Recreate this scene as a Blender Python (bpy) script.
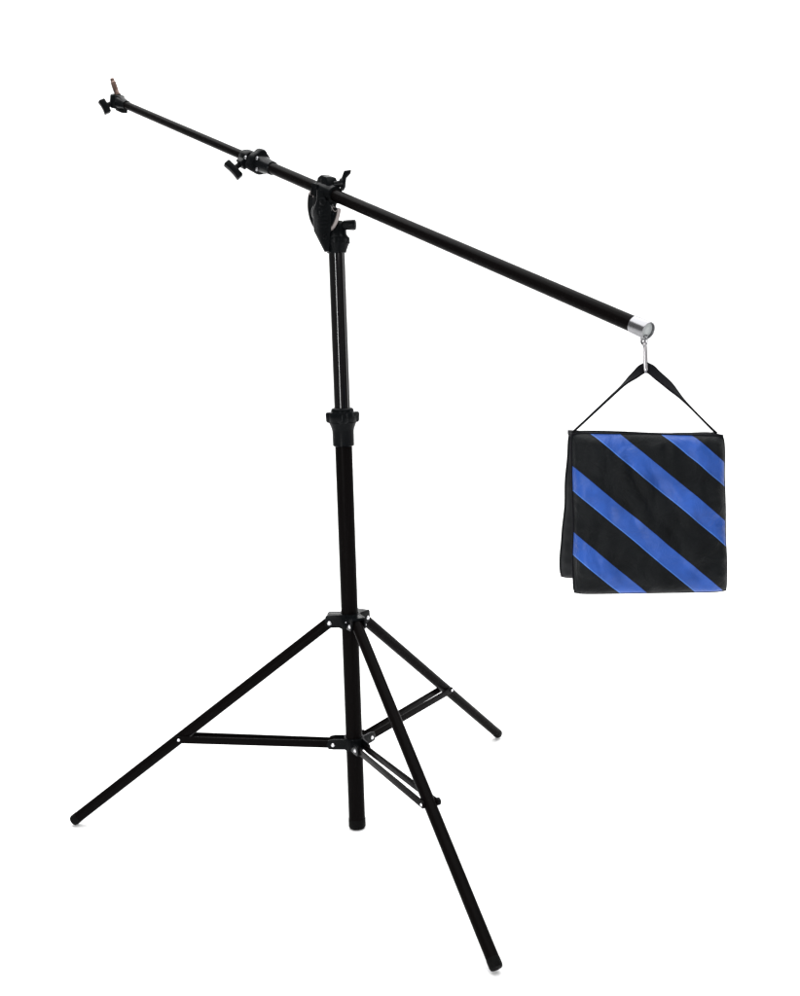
import bpy, bmesh, math, random
from mathutils import Vector, Matrix, noise

random.seed(4)
PI = math.pi
scene = bpy.context.scene
col = scene.collection
for o in list(bpy.data.objects):
    bpy.data.objects.remove(o)

# ------------------------------------------------------------------ camera
cam_data = bpy.data.cameras.new("camera")
cam = bpy.data.objects.new("camera", cam_data)
col.objects.link(cam)
R_ = Vector((0.99925194, -0.02640362, -0.02825623))
U_ = Vector((0.03203091, 0.15565255, 0.98729241))
F_ = Vector((0.02166994, 0.98745893, -0.15638184))
B_ = -F_
cam.matrix_world = Matrix(((R_.x, U_.x, B_.x, 0.0544205),
                           (R_.y, U_.y, B_.y, -2.1988108),
                           (R_.z, U_.z, B_.z, 1.01575125),
                           (0, 0, 0, 1)))
cam_data.sensor_fit = 'HORIZONTAL'
cam_data.sensor_width = 36
cam_data.lens = 36 * 1.45 
cam_data.shift_x = 0.0012
cam_data.clip_start = 0.05
cam_data.clip_end = 100
scene.camera = cam

# ------------------------------------------------------------------ world and lamps
w = bpy.data.worlds.new("World")
scene.world = w
w.use_nodes = True
bg = w.node_tree.nodes["Background"]
bg.inputs["Color"].default_value = (1, 1, 1, 1)
bg.inputs["Strength"].default_value = 0.35

def area(name, loc, target, sx, sy, power, color=(1, 1, 1)):
    l = bpy.data.lights.new(name, 'AREA')
    l.shape = 'RECTANGLE'; l.size = sx; l.size_y = sy
    l.energy = power; l.color = color
    o = bpy.data.objects.new(name, l)
    col.objects.link(o)
    o.location = loc
    o.rotation_euler = (Vector(target) - Vector(loc)).to_track_quat('-Z', 'Y').to_euler()
    return o

area("overhead_softbox", (0, 0.3, 4.6), (0, 0.3, 0), 6.5, 6.5, 620)
area("backdrop_softbox", (0, 1.2, 4.3), (0, 5.0, 1.6), 6.0, 1.6, 230)
area("key_strip_softbox", (-1.15, -2.9, 1.0), (0.05, 0, 0.98), 0.13, 1.4, 58)
area("rim_softbox", (3.6, 0.5, 1.3), (0.1, 0, 0.95), 0.8, 1.6, 30)
area("front_fill_softbox", (1.9, -3.6, 2.0), (0.3, -0.4, 0.75), 1.4, 1.4, 24)

scene.view_settings.view_transform = 'Standard'
scene.view_settings.look = 'None'
scene.view_settings.exposure = -0.40
scene.view_settings.gamma = 1
scene.view_settings.use_curve_mapping = False

# ------------------------------------------------------------------ materials
def mat(name, color, rough=0.4, metal=0.0, spec=0.5, bump=0.0, bscale=200.0, rvar=0.0, coat=0.0):
    m = bpy.data.materials.new(name)
    m.use_nodes = True
    nt = m.node_tree
    b = nt.nodes["Principled BSDF"]
    b.inputs["Base Color"].default_value = (*color, 1)
    b.inputs["Roughness"].default_value = rough
    b.inputs["Metallic"].default_value = metal
    b.inputs["Specular IOR Level"].default_value = spec
    b.inputs["Coat Weight"].default_value = coat
    tc = nt.nodes.new("ShaderNodeTexCoord")
    if bump > 0:
        n = nt.nodes.new("ShaderNodeTexNoise"); n.inputs["Scale"].default_value = bscale
        n.inputs["Detail"].default_value = 4
        nt.links.new(tc.outputs["Object"], n.inputs["Vector"])
        bp = nt.nodes.new("ShaderNodeBump"); bp.inputs["Strength"].default_value = bump
        bp.inputs["Distance"].default_value = 0.001
        nt.links.new(n.outputs["Fac"], bp.inputs["Height"])
        nt.links.new(bp.outputs["Normal"], b.inputs["Normal"])
    if rvar > 0:
        n2 = nt.nodes.new("ShaderNodeTexNoise"); n2.inputs["Scale"].default_value = 22
        n2.inputs["Detail"].default_value = 5
        nt.links.new(tc.outputs["Object"], n2.inputs["Vector"])
        mr = nt.nodes.new("ShaderNodeMapRange")
        mr.inputs["To Min"].default_value = max(0.03, rough - rvar)
        mr.inputs["To Max"].default_value = rough + rvar
        nt.links.new(n2.outputs["Fac"], mr.inputs["Value"])
        nt.links.new(mr.outputs["Result"], b.inputs["Roughness"])
    return m

M = dict(
    gloss=mat("gloss_black_paint", (0.0024, 0.0022, 0.0025), 0.08, spec=0.34, bump=0.0, bscale=60, rvar=0.02),
    satin=mat("satin_black_paint", (0.0028, 0.0023, 0.0023), 0.26, spec=0.014, bump=0.06, bscale=300, rvar=0.08),
    plastic=mat("moulded_black_plastic", (0.003, 0.0035, 0.004), 0.24, spec=0.05, bump=0.12, bscale=900, rvar=0.08),
    rubber=mat("black_rubber", (0.003, 0.003, 0.003), 0.5, spec=0.03, bump=0.2, bscale=700),
    chrome=mat("brushed_chrome", (0.24, 0.24, 0.25), 0.27, metal=1.0, bump=0.08, bscale=400, rvar=0.08),
    rivet=mat("zinc_rivet", (0.75, 0.75, 0.78), 0.3, metal=1.0),
    edge=mat("worn_bare_metal_edge", (0.20, 0.175, 0.17), 0.45, metal=0.3, bump=0.2, bscale=300, rvar=0.1),
    steel=mat("bright_hook_steel", (0.40, 0.39, 0.40), 0.3, metal=1.0),
    pale=mat("pale_grey_plastic", (0.42, 0.44, 0.44), 0.45, spec=0.3, bump=0.1),
    brass=mat("tarnished_spigot_metal", (0.14, 0.095, 0.08), 0.4, metal=1.0, bump=0.1, bscale=300),
    white=mat("white_backdrop_paper", (0.9, 0.9, 0.9), 0.9, spec=0.0),
    cloth=mat("plain_black_nylon", (0.0042, 0.005, 0.006), 0.6, spec=0.12, bump=0.3, bscale=1100),
    strap=mat("black_webbing", (0.004, 0.004, 0.0055), 0.8, spec=0.08, bump=0.4, bscale=1400),
)

def bag_material():
    m = bpy.data.materials.new("striped_nylon_cloth")
    m.use_nodes = True
    nt = m.node_tree; N = nt.nodes; L = nt.links
    b = N["Principled BSDF"]
    tc = N.new("ShaderNodeTexCoord")
    sep = N.new("ShaderNodeSeparateXYZ"); L.new(tc.outputs["Object"], sep.inputs[0])
    def math_(op, a, bb, v=None):
        n = N.new("ShaderNodeMath"); n.operation = op
        for i, s in enumerate((a, bb)):
            if s is None: continue
            if isinstance(s, (int, float)): n.inputs[i].default_value = s
            else: L.new(s, n.inputs[i])
        return n.outputs[0]
    x8 = math_('MULTIPLY', sep.outputs['X'], 0.87)
    q = math_('MULTIPLY', math_('ADD', sep.outputs['Z'], x8), -1.0)
    wob = N.new("ShaderNodeTexNoise"); wob.inputs["Scale"].default_value = 14
    L.new(tc.outputs["Object"], wob.inputs["Vector"])
    q = math_('ADD', q, math_('MULTIPLY', math_('SUBTRACT', wob.outputs["Fac"], 0.5), 0.004))
    f = math_('DIVIDE', math_('ADD', q, 0.2), 0.4)
    ramp = N.new("ShaderNodeValToRGB"); ramp.color_ramp.interpolation = 'CONSTANT'
    L.new(f, ramp.inputs[0])
    black = (0.0040, 0.0048, 0.0056, 1); blue = (0.019, 0.067, 0.29, 1); line = (0.042, 0.135, 0.45, 1)
    els = ramp.color_ramp.elements
    while len(els) > 1: els.remove(els[-1])
    els[0].position = 0; els[0].color = black
    for a, z in ((-0.1520, -0.1178), (-0.0737, -0.0397), (0.0225, 0.0549), (0.1096, 0.1412)):
        a += 0.0005; z += 0.0005
        for p, c in ((a, blue), (z - 0.0018, line), (z, black)):
            e = els.new((p + 0.2) / 0.4); e.color = c
    # slow tone drift: crease shading of the satin painted into the colour
    crease_noise = N.new("ShaderNodeTexNoise"); crease_noise.inputs["Scale"].default_value = 30; crease_noise.inputs["Detail"].default_value = 5
    L.new(tc.outputs["Object"], crease_noise.inputs["Vector"])
    crease_map = N.new("ShaderNodeMapRange"); crease_map.inputs["From Min"].default_value = 0.3; crease_map.inputs["From Max"].default_value = 0.7
    crease_map.inputs["To Min"].default_value = 0.74; crease_map.inputs["To Max"].default_value = 1.18
    L.new(crease_noise.outputs["Fac"], crease_map.inputs["Value"])
    mul = N.new("ShaderNodeVectorMath"); mul.operation = 'SCALE'
    L.new(ramp.outputs[0], mul.inputs[0]); L.new(crease_map.outputs[0], mul.inputs['Scale'])
    L.new(mul.outputs[0], b.inputs["Base Color"])
    # the stripes are satin, the ground cloth is dull nylon
    sepc = N.new("ShaderNodeSeparateColor"); L.new(ramp.outputs[0], sepc.inputs[0])
    isb = math_('GREATER_THAN', sepc.outputs[2], 0.1)
    L.new(math_('ADD', math_('MULTIPLY', isb, 0.10), 0.09), b.inputs["Specular IOR Level"])
    L.new(math_('SUBTRACT', 0.58, math_('MULTIPLY', isb, 0.20)), b.inputs["Roughness"])
    b.inputs["Sheen Weight"].default_value = 0.0
    b.inputs["Sheen Roughness"].default_value = 0.4
    # weave and crumple
    wv = N.new("ShaderNodeTexNoise"); wv.inputs["Scale"].default_value = 1100; wv.inputs["Detail"].default_value = 2
    cr = N.new("ShaderNodeTexNoise"); cr.inputs["Scale"].default_value = 26; cr.inputs["Detail"].default_value = 6
    cr.inputs["Distortion"].default_value = 1.2
    for n in (wv, cr): L.new(tc.outputs["Object"], n.inputs["Vector"])
    b1 = N.new("ShaderNodeBump"); b1.inputs["Strength"].default_value = 0.9; b1.inputs["Distance"].default_value = 0.006
    L.new(cr.outputs["Fac"], b1.inputs["Height"])
    b2 = N.new("ShaderNodeBump"); b2.inputs["Strength"].default_value = 0.35; b2.inputs["Distance"].default_value = 0.0008
    L.new(wv.outputs["Fac"], b2.inputs["Height"]); L.new(b1.outputs["Normal"], b2.inputs["Normal"])
    L.new(b2.outputs["Normal"], b.inputs["Normal"])
    return m
M['bag'] = bag_material()

# ------------------------------------------------------------------ helpers
def frame(axis, up=Vector((0, 0, 1))):
    z = Vector(axis).normalized()
    x = Vector(up).cross(z)
    if x.length < 1e-4: x = Vector((1, 0, 0)).cross(z)
    x.normalize(); y = z.cross(x)
    return x, y, z

def lathe(bm, origin, axis, prof, seg=40, lobes=None, caps=True, scale=(1, 1), up=Vector((0, 0, 1))):
    """prof = [(height along axis, radius)]; lobes(angle, radius, height) may change the radius"""
    x, y, z = frame(axis, up); o = Vector(origin); rings = []
    for h, r in prof:
        ring = []
        for i in range(seg):
            a = 2 * PI * i / seg
            rr = lobes(a, r, h) if lobes else r
            ring.append(bm.verts.new(o + z * h + x * (math.cos(a) * rr * scale[0]) + y * (math.sin(a) * rr * scale[1])))
        rings.append(ring)
    for a, b in zip(rings, rings[1:]):
        for i in range(seg):
            j = (i + 1) % seg
            bm.faces.new((a[i], a[j], b[j], b[i]))
    if caps:
        bm.faces.new(list(reversed(rings[0]))); bm.faces.new(rings[-1])

def tube(bm, p0, p1, r, seg=36, r1=None, rim=0.0008):
    p0, p1 = Vector(p0), Vector(p1); L = (p1 - p0).length; r1 = r if r1 is None else r1
    lathe(bm, p0, p1 - p0, [(0, r - rim), (rim, r), (L - rim, r1), (L, r1 - rim)], seg)

def rounded(bm, p0, p1, r, seg=32, n=6, r1=None):
    p0, p1 = Vector(p0), Vector(p1); L = (p1 - p0).length; r1 = r if r1 is None else r1
    pr = [(r - r * math.cos(t), r * math.sin(t)) for t in [PI / 2 * (i + .35) / (n + .35) for i in range(n + 1)]]
    pr += [(L - r1 + r1 * math.cos(t), r1 * math.sin(t)) for t in [PI / 2 * (1 - i / (n + .35)) for i in range(n + 1)]]
    lathe(bm, p0, p1 - p0, pr, seg)

def box(bm, c, ax, ay, az, sx, sy, sz, bev=0.0015, taper=None):
    c = Vector(c); ax, ay, az = [Vector(v).normalized() for v in (ax, ay, az)]
    t = bmesh.new(); vs = []
    for k in (-1, 1):
        f = 1 if not taper or k < 0 else taper
        for (i, j) in ((-1, -1), (1, -1), (1, 1), (-1, 1)):
            vs.append(t.verts.new(c + ax * (i * sx / 2 * f) + ay * (j * sy / 2 * f) + az * (k * sz / 2)))
    for f in ((3, 2, 1, 0), (4, 5, 6, 7), (0, 1, 5, 4), (1, 2, 6, 5), (2, 3, 7, 6), (3, 0, 4, 7)):
        t.faces.new([vs[i] for i in f])
    bmesh.ops.recalc_face_normals(t, faces=t.faces)
    if bev: bmesh.ops.bevel(t, geom=t.edges[:] + t.verts[:], offset=bev, segments=3, affect='EDGES', profile=0.6)
    me = bpy.data.meshes.new("tmp"); t.to_mesh(me); t.free(); bm.from_mesh(me); bpy.data.meshes.remove(me)

def prism(bm, pts, c, ax, ay, az, th, bev=0.001):
    """outline pts (u,v) in the ax/ay plane, thickness th along az"""
    c = Vector(c); ax, ay, az = [Vector(v).normalized() for v in (ax, ay, az)]
    t = bmesh.new()
    lo = [t.verts.new(c + ax * u + ay * v - az * th / 2) for u, v in pts]
    hi = [t.verts.new(c + ax * u + ay * v + az * th / 2) for u, v in pts]
    t.faces.new(lo); t.faces.new(hi); n = len(pts)
    for i in range(n): t.faces.new((lo[i], lo[(i + 1) % n], hi[(i + 1) % n], hi[i]))
    bmesh.ops.recalc_face_normals(t, faces=t.faces)
    if bev:
        es = [e for e in t.edges if len({v in hi for v in e.verts}) == 1]
        bmesh.ops.bevel(t, geom=es, offset=bev, segments=2, affect='EDGES', profile=0.6)
    me = bpy.data.meshes.new("tmp"); t.to_mesh(me); t.free(); bm.from_mesh(me); bpy.data.meshes.remove(me)

def sweep(bm, pts, r, seg=12, closed=False, rad=None):
    pts = [Vector(p) for p in pts]; n = len(pts); rings = []
    up = None
    for i, p in enumerate(pts):
        a = pts[(i - 1) % n] if (closed or i) else p
        b = pts[(i + 1) % n] if (closed or i < n - 1) else p
        t = (b - a).normalized()
        if up is None:
            up = t.orthogonal().normalized()
        up = (up - t * up.dot(t)).normalized(); s = t.cross(up)
        rr = rad(i / (n - 1)) if rad else r
        rings.append([bm.verts.new(p + up * math.cos(2 * PI * k / seg) * rr + s * math.sin(2 * PI * k / seg) * rr) for k in range(seg)])
    m = n if closed else n - 1
    for i in range(m):
        A, B = rings[i], rings[(i + 1) % n]
        off = 0
        if closed and i == n - 1:
            off = min(range(seg), key=lambda q: (A[0].co - B[q].co).length)
        for k in range(seg):
            bm.faces.new((A[k], A[(k + 1) % seg], B[(k + 1 + off) % seg], B[(k + off) % seg]))
    if not closed:
        bm.faces.new(rings[0]); bm.faces.new(rings[-1])

def obj(name, bm, material, parent=None, angle=38, origin=None):
    bmesh.ops.recalc_face_normals(bm, faces=bm.faces)
    if origin is not None:
        for v in bm.verts: v.co -= Vector(origin)
    me = bpy.data.meshes.new(name); bm.to_mesh(me); bm.free()
    for p in me.polygons: p.use_smooth = True
    if angle < 180: me.set_sharp_from_angle(angle=math.radians(angle))
    me.materials.append(material)
    o = bpy.data.objects.new(name, me); col.objects.link(o)
    if origin is not None: o.location = origin
    if parent:          # children keep their world placement whatever their parent's offset
        wl = Vector(o.location); off = Vector(); q = parent
        while q:
            off += q.location; q = q.parent
        o.parent = parent; o.location = wl - off
    return o

def thing(name, label, cat, loc):
    o = bpy.data.objects.new(name, None); col.objects.link(o)
    o.location = loc; o['label'] = label; o['category'] = cat
    o.empty_display_size = 0.05
    return o

def BM(): return bmesh.new()

# ------------------------------------------------------------------ setting: one white paper sweep, floor curving up into the wall
bm = BM()
prof = [(-9.0, 0.0)]
for i in range(17):
    a = PI / 2 * i / 16
    prof.append((3.4 + 1.6 * math.sin(a), 1.6 - 1.6 * math.cos(a)))
prof.append((5.0, 7.5))
rows = [[bm.verts.new((x, y, z)) for x in (-11, 11)] for y, z in prof]
for a, b in zip(rows, rows[1:]): bm.faces.new((a[0], a[1], b[1], b[0]))
backdrop = obj("backdrop", bm, M['white'], angle=180)
backdrop['kind'] = 'structure'
backdrop['label'] = 'seamless white studio backdrop behind and under the boom stand'

# ------------------------------------------------------------------ boom stand
stand = thing("boom_light_stand", "tall black tripod light stand with a long tilted boom arm", "light stand", (0, 0, 0))

LT, UT = 0.0165, 0.0153          # column tube radii
bm = BM(); tube(bm, (0, 0, 0.020), (0, 0, 0.800), LT, 48); lower = obj("lower_column", bm, M['satin'], stand)
bm = BM(); lathe(bm, (0, 0, 0), (0, 0, 1), [(0.001, 0.012), (0.002, 0.0155), (0.005, 0.0172), (0.0205, 0.0172), (0.0215, 0.0168)], 40)
obj("end_plug", bm, M['rubber'], lower)
bm = BM(); tube(bm, (0, 0, 0.79), (0, 0, 1.145), UT, 48); obj("upper_column", bm, M['gloss'], stand)

# twist lock collar at mid column
bm = BM()
lathe(bm, (0, 0, 0), (0, 0, 1), [(0.771, 0.0185), (0.7725, 0.0205), (0.800, 0.0208), (0.805, 0.0218), (0.812, 0.0245), (0.8165, 0.0265), (0.8175, 0.0235)], 48)
collar = obj("lock_collar", bm, M['plastic'], stand)
bm = BM()
def lob(a, r, h): return r * (1 + 0.17 * max(0, math.cos(4 * (a - 0.05))) ** 1.5)
lathe(bm, (0, 0, 0), (0, 0, 1), [(0.8165, 0.0250), (0.819, 0.0270), (0.833, 0.0276), (0.836, 0.0262), (0.837, 0.0225)], 96, lobes=lob)
lathe(bm, (0, 0, 0), (0, 0, 1), [(0.8365, 0.0220), (0.841, 0.0215), (0.8435, 0.0195), (0.8445, 0.0160)], 48)
obj("lobed_ring", bm, M['plastic'], collar)

# tripod
HZ, HR, BZ, BR, TJ = 0.4275, 0.0385, 0.1790, 0.0410, 0.574
phi = 3.0238
legs = []
for (az, rf) in ((3.0345, 0.5824), (3.0238 - 2 * PI / 3 + 0.0177, 0.5723), (3.0238 + 2 * PI / 3 - 0.0169, 0.5805)):
    d = Vector((math.cos(az), math.sin(az), 0)); legs.append((d, d * rf + Vector((0, 0, 0.012))))
Z = Vector((0, 0, 1))
bm = BM()
lathe(bm, (0, 0, 0), Z, [(0.415, LT + .001), (0.416, 0.0215), (0.4425, 0.0215), (0.444, 0.0205), (0.4445, LT + .001)], 48, caps=False)
for d, foot in legs:
    s = Z.cross(d)
    ldir = (foot - (d * HR + Z * HZ)).normalized()
    for k in (-1, 1):      # cheeks
        pts = [(0.010, -0.0095), (0.038, -0.0095), (0.0445, -0.006), (0.0465, 0.002), (0.046, 0.0125), (0.043, 0.0155), (0.010, 0.0165)]
        prism(bm, pts, Vector((0, 0, HZ)) + s * (k * 0.0135), d, Z, s, 0.0038)
    prism(bm, [(0.012, 0.0118), (0.0440, 0.0110), (0.0425, 0.0152), (0.012, 0.0162)], Vector((0, 0, HZ)), d, Z, s, 0.0285, 0.0006)
hub = obj("leg_hub", bm, M['plastic'], stand)
bm = BM()
lathe(bm, (0, 0, 0), Z, [(0.166, LT + .0005), (0.167, 0.0195), (0.190, 0.0200), (0.1915, 0.0192), (0.192, LT + .0005)], 48, caps=False)
for d, foot in legs:
    s = Z.cross(d)
    for k in (-1, 1):
        pts = [(0.010, -0.0095), (0.040, -0.0095), (0.050, -0.0085), (0.054, 0.0), (0.050, 0.009), (0.040, 0.0115), (0.010, 0.0115)]
        prism(bm, pts, Vector((0, 0, BZ)) + s * (k * 0.0125), d, Z, s, 0.0034)
spider = obj("spreader_hub", bm, M['plastic'], stand)

def rivet(parent, c, n, r=0.0034, m='rivet'):
    bm = BM(); lathe(bm, c, n, [(-0.001, r * 1.25), (0.0004, r * 1.25), (0.001, r), (0.0022, r * 0.8), (0.0028, r * 0.35)], 20)
    return obj("rivet", bm, M[m], parent)

for i, (d, foot) in enumerate(legs):
    s = Z.cross(d)
    h = d * HR + Z * HZ
    ld = (foot - h).normalized()
    bm = BM(); tube(bm, h - ld * 0.006, foot - ld * 0.01, 0.0110, 36)
    leg = obj("leg", bm, M['satin'], stand)
    bm = BM(); lathe(bm, foot - ld * 0.012, ld, [(0, 0.0108), (0.0006, 0.0113), (0.0125, 0.0113), (0.0160, 0.0100), (0.0172, 0.006)], 32)
    obj("foot_cap", bm, M['rubber'], leg)
    j = h + (foot - h) * TJ
    b0 = d * BR + Z * BZ
    # bracket collar and bars of the spreader
    bm = BM(); tube(bm, j - s * 0.0155, j + s * 0.0155, 0.0042, 20)
    jp = obj("brace_pin", bm, M['satin'], leg)
    bd = (j - b0).normalized(); bn = s.cross(bd)
    off = 0.0128
    for k in (-1, 1):
        bm = BM()
        a0 = b0 + s * (k * 0.0094); a1 = j + s * (k * off)
        dd = (a1 - a0).normalized(); L = (a1 - a0).length
        pts = []
        W = 0.0072
        for t in range(9):
            a = PI / 2 + PI * t / 8; pts.append((W * math.cos(a), W * math.sin(a)))
        for t in range(9):
            a = -PI / 2 + PI * t / 8; pts.append((L + W * math.cos(a), W * math.sin(a)))
        prism(bm, pts, a0, dd, Z.cross(s) if False else s.cross(dd), dd.cross(s.cross(dd)), 0.0030, 0.0008)
        br = obj("spreader_bar", bm, M['satin'], stand)
        rivet(br, a0 + s * (k * 0.0048), s * k, 0.0030)
        rivet(br, a1 + s * (k * 0.0016), s * k, 0.0030, 'plastic' if (i == 2 and k == 1) else 'rivet')
    for k in (-1, 1):
        rivet(hub, h + s * (k * 0.0156), s * k, 0.0032)
# black hex bolt head on the far side of the front leg's brace joint
d, foot = legs[2]; s = Z.cross(d); h = d * HR + Z * HZ; j = h + (foot - h) * TJ
bm = BM(); lathe(bm, j + s * 0.0142, s, [(0, 0.0066), (0.002, 0.0070), (0.005, 0.0064), (0.0065, 0.004)], 20)
obj("bolt_head", bm, M['plastic'], stand)
# small grub screws facing the lens side on both hubs
rivet(hub, Vector((-0.0065, -0.0206, 0.431)), Vector((-0.3, -0.95, 0)), 0.0016)

# ------------------------------------------------------------------ boom geometry
E = Vector((0.43160035, -0.62872782, 0.98243484)); T = Vector((-0.5420238, 0.77751534, 1.55079427))
E.z += 0.0018
BL = (E - T).length; b = (E - T).normalized()
def on(t): return T + b * t
sd = b.cross(Z).normalized()         # sideways, image left-down / towards the lens side
up = sd.cross(b).normalized()
hb = Vector((b.x, b.y, 0)).normalized()
side = hb.cross(Z).normalized()      # horizontal, across the boom: points (-x, -y)
X = Vector((1, 0, 0)); Y = Vector((0, 1, 0))

# tilt head on top of column
bm = BM()
lathe(bm, (0.0, 0, 0), Z, [(1.131, 0.0165), (1.132, 0.0182), (1.136, 0.0190), (1.147, 0.0232), (1.153, 0.0245), (1.159, 0.0240), (1.163, 0.0215),
                            (1.165, 0.0200), (1.178, 0.0192), (1.184, 0.0175), (1.190, 0.012)], 48)
for a in range(10):   # grip ribs round the skirt
    an = 2 * PI * a / 10 + .2
    dv = Vector((math.cos(an), math.sin(an), 0))
    box(bm, dv * 0.0225 + Z * 1.1535, dv, Z.cross(dv), Z, 0.006, 0.006, 0.012, 0.0015)
head = obj("tilt_head", bm, M['plastic'], stand)
# side yoke plate, tapering down to the left of the socket
bm = BM()
prism(bm, [(-0.001, -0.052), (0.008, -0.052), (0.011, -0.022), (0.014, -0.008), (0.016, 0.028), (0.010, 0.040), (-0.012, 0.040), (-0.019, 0.022), (-0.019, -0.014)],
      (-0.021, -0.014, 1.185), X, Z, Y, 0.020, 0.003)
prism(bm, [(-0.004, -0.046), (0.010, -0.046), (0.015, -0.010), (0.014, 0.046), (-0.014, 0.046), (-0.018, 0.0)],
      (-0.018, 0.004, 1.200), X, Z, Y, 0.024, 0.003)
lathe(bm, Vector((-0.020, -0.004, 1.205)) - side * 0.004, side, [(0, 0.016), (0.020, 0.016), (0.024, 0.013), (0.026, 0.008)], 32)
for (bx, bz, br_) in ((-0.022, 1.222, 0.0075), (-0.020, 1.160, 0.0045)):
    lathe(bm, (bx, -0.0235, bz), -Y, [(0, br_), (0.0025, br_), (0.0035, br_ * 0.8), (0.0036, br_ * 0.45), (0.002, br_ * 0.4)], 24)
for q in range(4):
    box(bm, (-0.0205, -0.0245, 1.178 + q * 0.007), X, Y, Z, 0.020, 0.002, 0.0026, 0.0007)
obj("yoke", bm, M['plastic'], head)
# half-round slotted arc that the boom tilts on, bare metal along its edges
AC = Vector((-0.020, 0.000, 1.221))
def arc(r, a0, a1, n=40): return [AC + hb * (r * math.cos(a0 + (a1 - a0) * i / n)) + Z * (r * 1.0 * math.sin(a0 + (a1 - a0) * i / n)) for i in range(n + 1)]
bm = BM()
a0, a1 = -PI - 0.42, -0.26
pts = []
n = 44
for i in range(n + 1):
    a = a0 + (a1 - a0) * i / n; pts.append((0.052 * math.cos(a), 0.052 * math.sin(a)))
for i in range(n + 1):
    a = a1 + (a0 - a1) * i / n; pts.append((0.034 * math.cos(a), 0.034 * math.sin(a)))
lo = [bm.verts.new(AC + hb * u + Z * v - side * 0.0035) for u, v in pts]
hi = [bm.verts.new(AC + hb * u + Z * v + side * 0.0035) for u, v in pts]
m_ = n + 1
for i in range(n):
    j2 = len(pts) - 1 - i
    bm.faces.new((lo[i], lo[i + 1], lo[j2 - 1], lo[j2])); bm.faces.new((hi[i], hi[j2], hi[j2 - 1], hi[i + 1]))
for i in range(len(pts)):
    k = (i + 1) % len(pts); bm.faces.new((lo[i], lo[k], hi[k], hi[i]))
arcp = obj("tilt_arc", bm, M['plastic'], head)
bm = BM()
sweep(bm, arc(0.0515, a0, a1), 0.0036, 10)
sweep(bm, arc(0.0350, a0, a1), 0.0030, 10)
ca, cb = AC + hb * (.043 * math.cos(a0)) + Z * (.043 * math.sin(a0)), AC + hb * (.043 * math.cos(a1)) + Z * (.043 * math.sin(a1))
for c_, aa in ((ca, a0), (cb, a1)):
    rr = (hb * math.cos(aa) + Z * math.sin(aa))
    tt = (hb * -math.sin(aa) + Z * math.cos(aa)) * (1 if aa > 0 else -1)
    sweep(bm, [c_ + rr * (0.0083 * math.cos(q)) + tt * (0.006 * math.sin(q)) for q in [PI * i / 12 for i in range(13)]], 0.0037, 10)
obj("arc_rim", bm, M['edge'], arcp)
# socket locking knob sticking out to the right
bm = BM()
kd = Vector((0.97, -0.22, -0.02)).normalized(); k0 = Vector((0.004, -0.004, 1.1815))
def flut(a, r, h): return r * (1 + (0.05 * math.cos(8 * a) if r > 0.0078 else 0))
lathe(bm, k0, kd, [(0, 0.0060), (0.010, 0.0060), (0.011, 0.0082), (0.030, 0.0095), (0.0335, 0.0088), (0.0345, 0.006)], 64, lobes=flut)
obj("locking_knob", bm, M['plastic'], head)

# clamp round the boom
bm = BM(); pv = 0.9777
lathe(bm, on(pv - 0.030), b, [(0, 0.0125), (0.001, 0.0155), (0.010, 0.0165), (0.013, 0.0185), (0.020, 0.0190), (0.040, 0.0190), (0.048, 0.0178), (0.0575, 0.0165), (0.059, 0.0125)], 40)
box(bm, on(pv - 0.004) - up * 0.024, b, sd, up, 0.034, 0.034, 0.034, 0.004)
prism(bm, [(-0.021, -0.004), (-0.018, 0.012), (-0.008, 0.019), (0.012, 0.019), (0.022, 0.010), (0.026, -0.004)],
      on(pv - 0.005) + up * 0.010, b, up, sd, 0.024, 0.006)
lathe(bm, on(pv - 0.004) + up * 0.016, up, [(0, 0.013), (0.006, 0.0128), (0.0100, 0.0105), (0.0120, 0.005)], 24)
for q in range(5):
    box(bm, on(pv - 0.024 + q * 0.004) + sd * 0.0175, b, up, sd, 0.0018, 0.022, 0.006, 0.0006)
clamp = obj("boom_clamp", bm, M['plastic'], stand)
bm = BM()
w0 = Vector((0.0000, 0.000, 1.2545)); wd = Vector((0.95, -0.20, 0.10)).normalized()
tube(bm, w0, w0 + wd * 0.014, 0.0065, 24)
lathe(bm, w0 + wd * 0.012, wd, [(0, 0.0085), (0.001, 0.010), (0.006, 0.010), (0.008, 0.008)], 24)
wz = Vector((0.12, 0.1, 1)).normalized()
prism(bm, [(-0.003, -0.014), (0.002, -0.0155), (0.005, -0.010), (0.0055, 0.007), (0.013, 0.0145), (0.0135, 0.0200), (0.001, 0.0205), (-0.0025, 0.010), (-0.0045, 0.004)],
      w0 + wd * 0.0165 + wz * 0.002, wd, wz, wd.cross(wz), 0.0085, 0.0018)
obj("wing_knob", bm, M['plastic'], clamp)

# boom tubes
bm = BM(); tube(bm, on(0.735), on(BL - 0.0265), 0.0114, 44); boom = obj("boom_tube", bm, M['satin'], stand)
bm = BM(); tube(bm, on(0.015), on(0.76), 0.0094, 36); obj("extension_tube", bm, M['satin'], stand)

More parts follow.
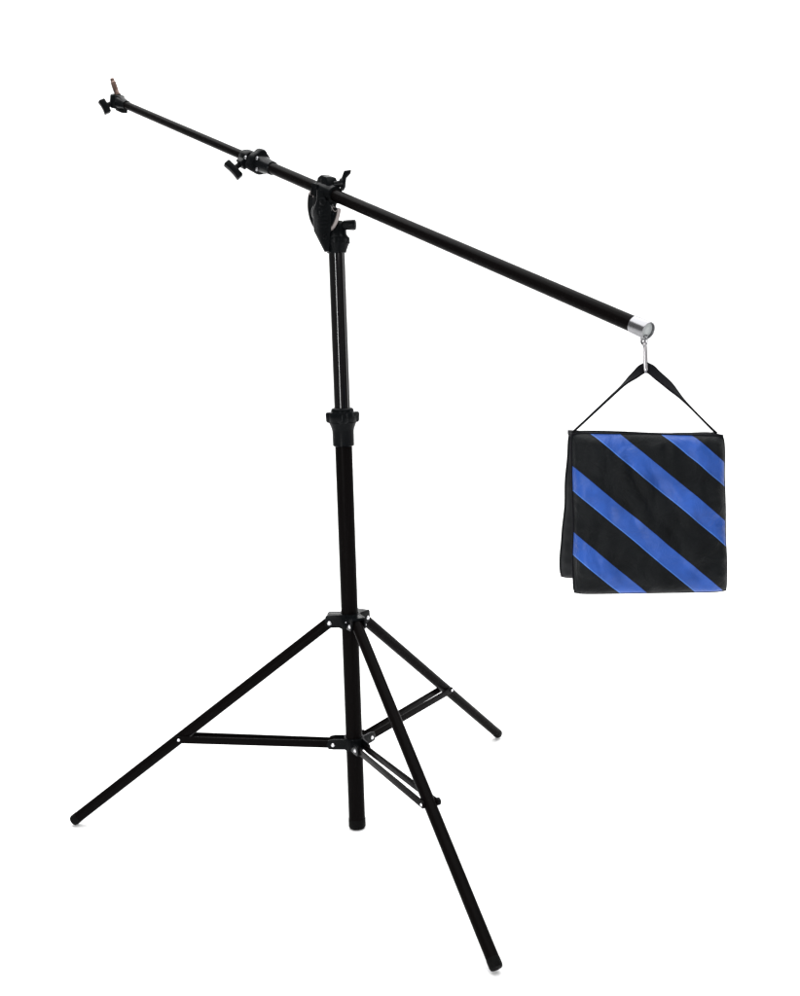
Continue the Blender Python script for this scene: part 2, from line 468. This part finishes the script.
# silver end cap with open mouth
bm = BM(); c0 = on(BL - 0.028); L = 0.028
lathe(bm, c0, b, [(0, 0.0115), (0.0006, 0.0124), (L - 0.001, 0.0126), (L, 0.0122), (L, 0.0110), (L - 0.001, 0.0107), (L - 0.009, 0.0105), (L - 0.0092, 0.001)], 48, caps=False)
cap = obj("end_cap", bm, M['chrome'], stand)
cap['label'] = 'shiny silver metal sleeve closing the weight end of the boom'
bm = BM(); lathe(bm, on(BL - 0.006), b, [(0, 0.0085), (0, 0.0106), (0.0022, 0.0106), (0.003, 0.0092)], 36)
obj("end_disc", bm, M['pale'], cap)
bm = BM()
box(bm, on(BL - 0.005) - up * 0.0105, b, sd, up, 0.0085, 0.0065, 0.008, 0.0015)
ey = on(BL - 0.003) - up * 0.0155
sweep(bm, [ey + b * (0.0048 * math.cos(2 * PI * i / 20)) + up * (0.0048 * math.sin(2 * PI * i / 20)) for i in range(20)], 0.0016, 8, closed=True)
obj("hook_eye", bm, M['chrome'], cap)
# swivel snap hook
hk = Vector((ey.x - .0003, ey.y, ey.z - 0.0035))
fx = Vector((0.35, 0.94, 0)).normalized()    # the loop is seen almost edge-on
bm = BM()
H = 0.0415; Wd = 0.0075; loop = []
for i in range(16): a = PI * i / 15; loop.append((Wd * math.cos(a), -Wd + Wd * math.sin(a)))
for i in range(16): a = PI + PI * i / 15; loop.append((Wd * 1.15 * math.cos(a), -H + Wd + Wd * math.sin(a)))
sweep(bm, [hk + Vector((0.0012, 0, 0.002)) + fx * u + Z * v + X * (-v * 0.05) for u, v in loop], 0.0021, 10, closed=True)
hook = obj("snap_hook", bm, M['steel'], cap)
bm = BM()
tube(bm, hk + fx * (-Wd) + Z * (-0.026) + X * 0.003, hk + fx * (-Wd * 1.1) + Z * (-0.037) + X * 0.0035, 0.0027, 16)
obj("hook_gate", bm, M['steel'], hook)

# extension lock where the thin tube slides into the boom
bm = BM(); t0 = 0.688
lathe(bm, on(t0), b, [(0, 0.0092), (0.001, 0.0130), (0.008, 0.0150), (0.016, 0.0175), (0.018, 0.0185), (0.030, 0.0190), (0.034, 0.0178), (0.060, 0.0150), (0.084, 0.0135), (0.086, 0.0110)], 44)
joint = obj("extension_lock", bm, M['plastic'], stand)
bm = BM()
def star(a, r, h): return r * (1 + 0.20 * max(0, math.cos(3 * a + 1.9)) ** 1.2)
lathe(bm, on(t0 + 0.019), b, [(0, 0.0205), (0.0015, 0.0225), (0.016, 0.0232), (0.019, 0.0215), (0.020, 0.0180)], 96, lobes=star)
obj("star_collar", bm, M['plastic'], joint)
vr = Vector((1, 0, 0)); 
bm = BM()      # clamp block and its screws
tc = on(t0 - 0.020)
lathe(bm, tc - b * 0.012, b, [(0, 0.0100), (0.001, 0.0145), (0.010, 0.0165), (0.026, 0.0165), (0.030, 0.0150)], 32)
kdir = (-Z * 0.62 - X * 0.70 - Y * 0.35).normalized()
box(bm, tc + kdir * 0.014 + b * 0.004, kdir, b, kdir.cross(b), 0.020, 0.022, 0.020, 0.003)
obj("clamp_block", bm, M['plastic'], joint)
for c_ in (on(t0 + 0.001) + sd * 0.0168 + up * 0.0035, on(t0 + 0.045) + sd * 0.015 + up * .011, on(t0 + 0.048) + sd * 0.0150 - up * 0.010):
    rivet(joint, c_, sd + up * 0.2, 0.0030, 'chrome')

def t_knob(parent, root, axis, stem, bar, length, thick, depth):
    bm = BM(); axis = Vector(axis).normalized()
    bar = Vector(bar); bar = (bar - axis * bar.dot(axis)).normalized(); th = axis.cross(bar)
    tube(bm, root, Vector(root) + axis * stem, depth * 0.36, 20)
    c = Vector(root) + axis * (stem + depth / 2 - 0.001)
    pts = [(-length / 2, -depth * .32), (-length * .44, -depth * .46), (-length * .16, -depth * .5), (length * .16, -depth * .5), (length * .44, -depth * .46),
           (length / 2, -depth * .32), (length / 2, depth * .36), (length * .44, depth * .5), (length * .14, depth * .40), (-length * .14, depth * .40), (-length * .44, depth * .5), (-length / 2, depth * .36)]
    prism(bm, pts, c, bar, axis, th, thick, depth * 0.16)
    return obj("t_knob", bm, M['plastic'], parent)

t_knob(joint, tc + kdir * 0.020, kdir, 0.014, X * 0.74 - Z * 0.67, 0.042, 0.015, 0.0155)

# boom tip: barrel, spigot and its knob
bm = BM()
lathe(bm, on(0.058), -b, [(0, 0.0092), (0.001, 0.0112), (0.012, 0.0120), (0.030, 0.0145), (0.040, 0.0150), (0.041, 0.012)], 32)
tipc = on(-0.003)
lathe(bm, tipc - up * 0.017, up, [(0, 0.0135), (0.001, 0.0160), (0.004, 0.0175), (0.028, 0.0175), (0.031, 0.0165), (0.033, 0.012)], 36)
box(bm, on(0.026) - up * 0.015, b, sd, up, 0.038, 0.016, 0.011, 0.002)
tip = obj("tip_fitting", bm, M['plastic'], stand)
bm = BM()
su = Vector((-0.27, 0.04, 0.95)).normalized()
s0 = tipc + up * 0.014
pr = [(0, 0.0085), (0.003, 0.0085), (0.0035, 0.0062), (0.010, 0.0062)]
for q in range(9):
    pr += [(0.011 + q * 0.0024, 0.0060), (0.0122 + q * 0.0024, 0.0070)]
pr += [(0.034, 0.0050), (0.040, 0.0052), (0.042, 0.0032)]
lathe(bm, s0, su, pr, 28)
sp = obj("spigot", bm, M['brass'], tip)
sp['label'] = 'thin threaded bare metal spigot'
ka = Vector((-0.85, -0.35, -0.42)).normalized()
t_knob(tip, tipc + ka * 0.014, ka, 0.012, X * 0.40 - Z * 0.92, 0.035, 0.017, 0.018)

# ------------------------------------------------------------------ sandbag
bag = thing("sandbag", "square black sandbag with diagonal blue stripes hanging under the silver boom end", "sandbag", (0.416, -0.645, 0.64))
CX, CZ = 0.4162, 0.7465

def pouch(name, cy, seed, T_, wid, hei, cx, cz, lean, outer):
    bm = BM(); n = 72
    grids = []
    def e(u, p=5): return max(0.0, 1 - abs(u) ** p) ** 0.5
    for sgn in (-1, 1):
        g = []
        for iz in range(n + 1):
            row = []
            v = -1 + 2 * iz / n
            for ix in range(n + 1):
                u = -1 + 2 * ix / n
                # outline: softly rounded corners, bottom slightly wider
                cr = 0.985 + 0.015 * (1 - (abs(u) ** 10))
                x = u * wid / 2 * (1.0 + 0.006 * (-v)) * (1 - 0.020 * abs(v) ** 12)
                z = v * hei / 2 * (1 - 0.018 * abs(u) ** 12)
                if v < 0: z -= (-v) * (0.0022 * (0.5 - 0.5 * u) + 0.0062 * (0.5 + 0.5 * u)); x += v * v * 0.0030 * (0.5 + 0.5 * u)
                if v > 0: z += 0.0008 * math.sin(u * 4.0 + seed) * v ** 3 + v * 0.0045 * (-u) - 0.0022 * v ** 4 * (1 - u * u)
                if outer > 0: x += (0.5 - 0.5 * u) * (0.5 + 0.5 * v) * 0.006
                x += (0.0022 if outer < 0 else 0.0040) * noise.noise(Vector((v * 2.2, seed, u * 0.6))) * abs(u)
                fill = 0.42 + 0.58 * (0.5 - 0.5 * v) ** 0.7        # fuller lower down
                d = T_ / 2 * e(u) * e(v, 7) * fill + 0.0015
                wr = noise.noise(Vector((u * 2.1, v * 2.3, seed))) * 0.0070
                wr += abs(noise.noise(Vector((u * 3.0 + v * 2.0, v * 2.0 - u, seed + 7)))) * 0.0075
                wr += noise.noise(Vector((u * 5.5 - v * 1.5, v * 4.0, seed + 3))) * 0.0026
                # puckers running in from the seams
                wr += 0.0016 * math.sin(v * 31 + 3 * noise.noise(Vector((v * 3, 0, seed)))) * abs(u) ** 4
                wr += 0.0018 * math.sin(u * 24 + 4 * noise.noise(Vector((u * 3, 5, seed)))) * max(0, v) ** 3
                d += wr * e(u, 10) * e(v, 10)
                # at the rim both faces meet on a gusset rather than a knife edge
                y = sgn * (d + 0.004 * e(u, 20) * e(v, 20)) - lean * v
                row.append(bm.verts.new((x, y, z)))
            g.append(row)
        grids.append(g)
        for iz in range(n):
            for ix in range(n):
                fc = bm.faces.new((g[iz][ix], g[iz][ix + 1], g[iz + 1][ix + 1], g[iz + 1][ix]))
                fc.material_index = 0 if sgn == outer else 1     # stripes only on the outward panel
    A, B = grids
    rim = [(0, i) for i in range(n)] + [(i, n) for i in range(n)] + [(n, n - i) for i in range(n)] + [(n - i, 0) for i in range(n)]
    for k in range(len(rim)):
        p, q = rim[k], rim[(k + 1) % len(rim)]
        bm.faces.new((A[p[0]][p[1]], A[q[0]][q[1]], B[q[0]][q[1]], B[p[0]][p[1]])).material_index = 1
    for v in bm.verts: v.co += Vector((cx, cy, cz))
    rimpts = [(A[p[0]][p[1]].co + B[p[0]][p[1]].co) / 2 for p in rim]
    o = obj(name, bm, M['bag'], bag, angle=180, origin=(cx, cy, cz))
    o.data.materials.append(M['cloth'])
    bm = BM(); sweep(bm, rimpts[::2], 0.0017, 8, closed=True)
    obj("seam_binding", bm, M['strap'], o, angle=180)
    return o

front = pouch("front_pouch", -0.690, 1.7, 0.046, 0.2025, 0.2075, CX + 0.0020, CZ + 0.0012, -0.008, -1)
back = pouch("back_pouch", -0.626, 9.3, 0.040, 0.2065, 0.2040, CX - 0.000, CZ + 0.0010, 0.017, 1)

# saddle cloth joining both pouches
bm = BM(); nx, ny = 40, 14; top = []
for iy in range(ny + 1):
    t = iy / ny; row = []
    for ix in range(nx + 1):
        u = -1 + 2 * ix / nx
        y = -0.6850 + t * 0.044
        z = 0.8505 - 0.0030 * (1 - u * u) + 0.0006 * math.sin(u * 9 + t * 3) - 0.0042 * u
        row.append((CX + 0.0025 + u * 0.0995, y, z))
    top.append(row)
hi = [[bm.verts.new(p) for p in r] for r in top]; lo = [[bm.verts.new((p[0], p[1], p[2] - 0.006)) for p in r] for r in top]
for G in (hi, lo):
    for iy in range(ny):
        for ix in range(nx): bm.faces.new((G[iy][ix], G[iy][ix + 1], G[iy + 1][ix + 1], G[iy + 1][ix]))
for iy in range(ny):
    for ix in (0, nx): bm.faces.new((hi[iy][ix], hi[iy + 1][ix], lo[iy + 1][ix], lo[iy][ix]))
for ix in range(nx):
    for iy in (0, ny): bm.faces.new((hi[iy][ix], hi[iy][ix + 1], lo[iy][ix + 1], lo[iy][ix]))
obj("saddle_cloth", bm, M['strap'], bag, angle=60)

# carrying strap up through the hook
A0 = Vector((CX - 0.0960, -0.660, 0.8515)); A1 = Vector((CX + 0.1005, -0.660, 0.846)); K = Vector((hk.x + 0.0032, hk.y, hk.z - H + 0.0110))
ctl = []
def add(p, wv, hw): ctl.append((Vector(p), Vector(wv).normalized(), hw))
Yv = Vector((0.19, 0.97, -0.09)).normalized()   # the webbing hangs turned slightly in its loop
def nrm(p, q): t = (q - p).normalized(); return Vector((-t.z, 0, t.x))
nl, nr_ = nrm(A0, K), nrm(A1, K)
add(A0, Yv + nl * .03, 0.0115)
add(A0.lerp(K, 0.12), Yv + nl * .03, 0.0115)
add(A0.lerp(K, 0.50) + nl * 0.0012, Yv + nl * 0.06, 0.0110)
add(A0.lerp(K, 0.72) + nl * 0.0016, Yv + nl * 0.15, 0.0090)
add(A0.lerp(K, 0.88) + nl * 0.0012, Yv * 0.85 + nl * 0.75, 0.0070)
add(K + Vector((-0.005, 0, -0.0030)), Yv * 0.3 + Z * 0.9, 0.0066)
add(K + Vector((0.000, 0, 0.0000)), Yv * 0.3 + Z * 0.9, 0.0056)
add(K + Vector((0.005, 0, -0.0030)), Yv * 0.3 + Z * 0.9, 0.0066)
add(A1.lerp(K, 0.86) - nr_ * 0.0016, Yv * 0.55 - nr_ * 0.80, 0.0078)
add(A1.lerp(K, 0.70) - nr_ * 0.0026, Yv * 0.75 - nr_ * 0.60, 0.0090)
add(A1.lerp(K, 0.48) - nr_ * 0.0016, Yv - nr_ * 0.14, 0.0110)
add(A1.lerp(K, 0.12), Yv - nr_ * .05, 0.0115)
add(A1, Yv - nr_ * .03, 0.0115)
def cr(a, b_, c, d, t):
    return 0.5 * ((2 * b_) + (c - a) * t + (2 * a - 5 * b_ + 4 * c - d) * t * t + (3 * b_ - a - 3 * c + d) * t ** 3)
path = []
for i in range(len(ctl) - 1):
    P = [ctl[max(0, min(len(ctl) - 1, i + k))] for k in (-1, 0, 1, 2)]
    for s_ in range(8):
        t = s_ / 8
        path.append((cr(*[q[0] for q in P], t), cr(*[q[1] for q in P], t).normalized(), cr(*[q[2] for q in P], t)))
path.append(ctl[-1])
bm = BM(); rings = []
for i, (p, wv, hw) in enumerate(path):
    a = path[max(0, i - 1)][0]; c = path[min(len(path) - 1, i + 1)][0]
    t = (c - a).normalized(); wv = (wv - t * wv.dot(t)).normalized(); nn = t.cross(wv); h = 0.0014
    ring = []
    for (u, v) in ((-1, -.5), (-.94, -1), (-.5, -1.05), (0, -1.0), (.5, -1.05), (.94, -1), (1, -.5), (1, .5), (.94, 1), (.5, 1.05), (0, 1), (-.5, 1.05), (-.94, 1), (-1, .5)):
        ring.append(bm.verts.new(p + wv * (u * hw) + nn * (v * h)))
    rings.append(ring)
for a, c in zip(rings, rings[1:]):
    for k in range(14): bm.faces.new((a[k], a[(k + 1) % 14], c[(k + 1) % 14], c[k]))
bm.faces.new(rings[0]); bm.faces.new(rings[-1])
obj("carrying_strap", bm, M['strap'], bag, angle=50)
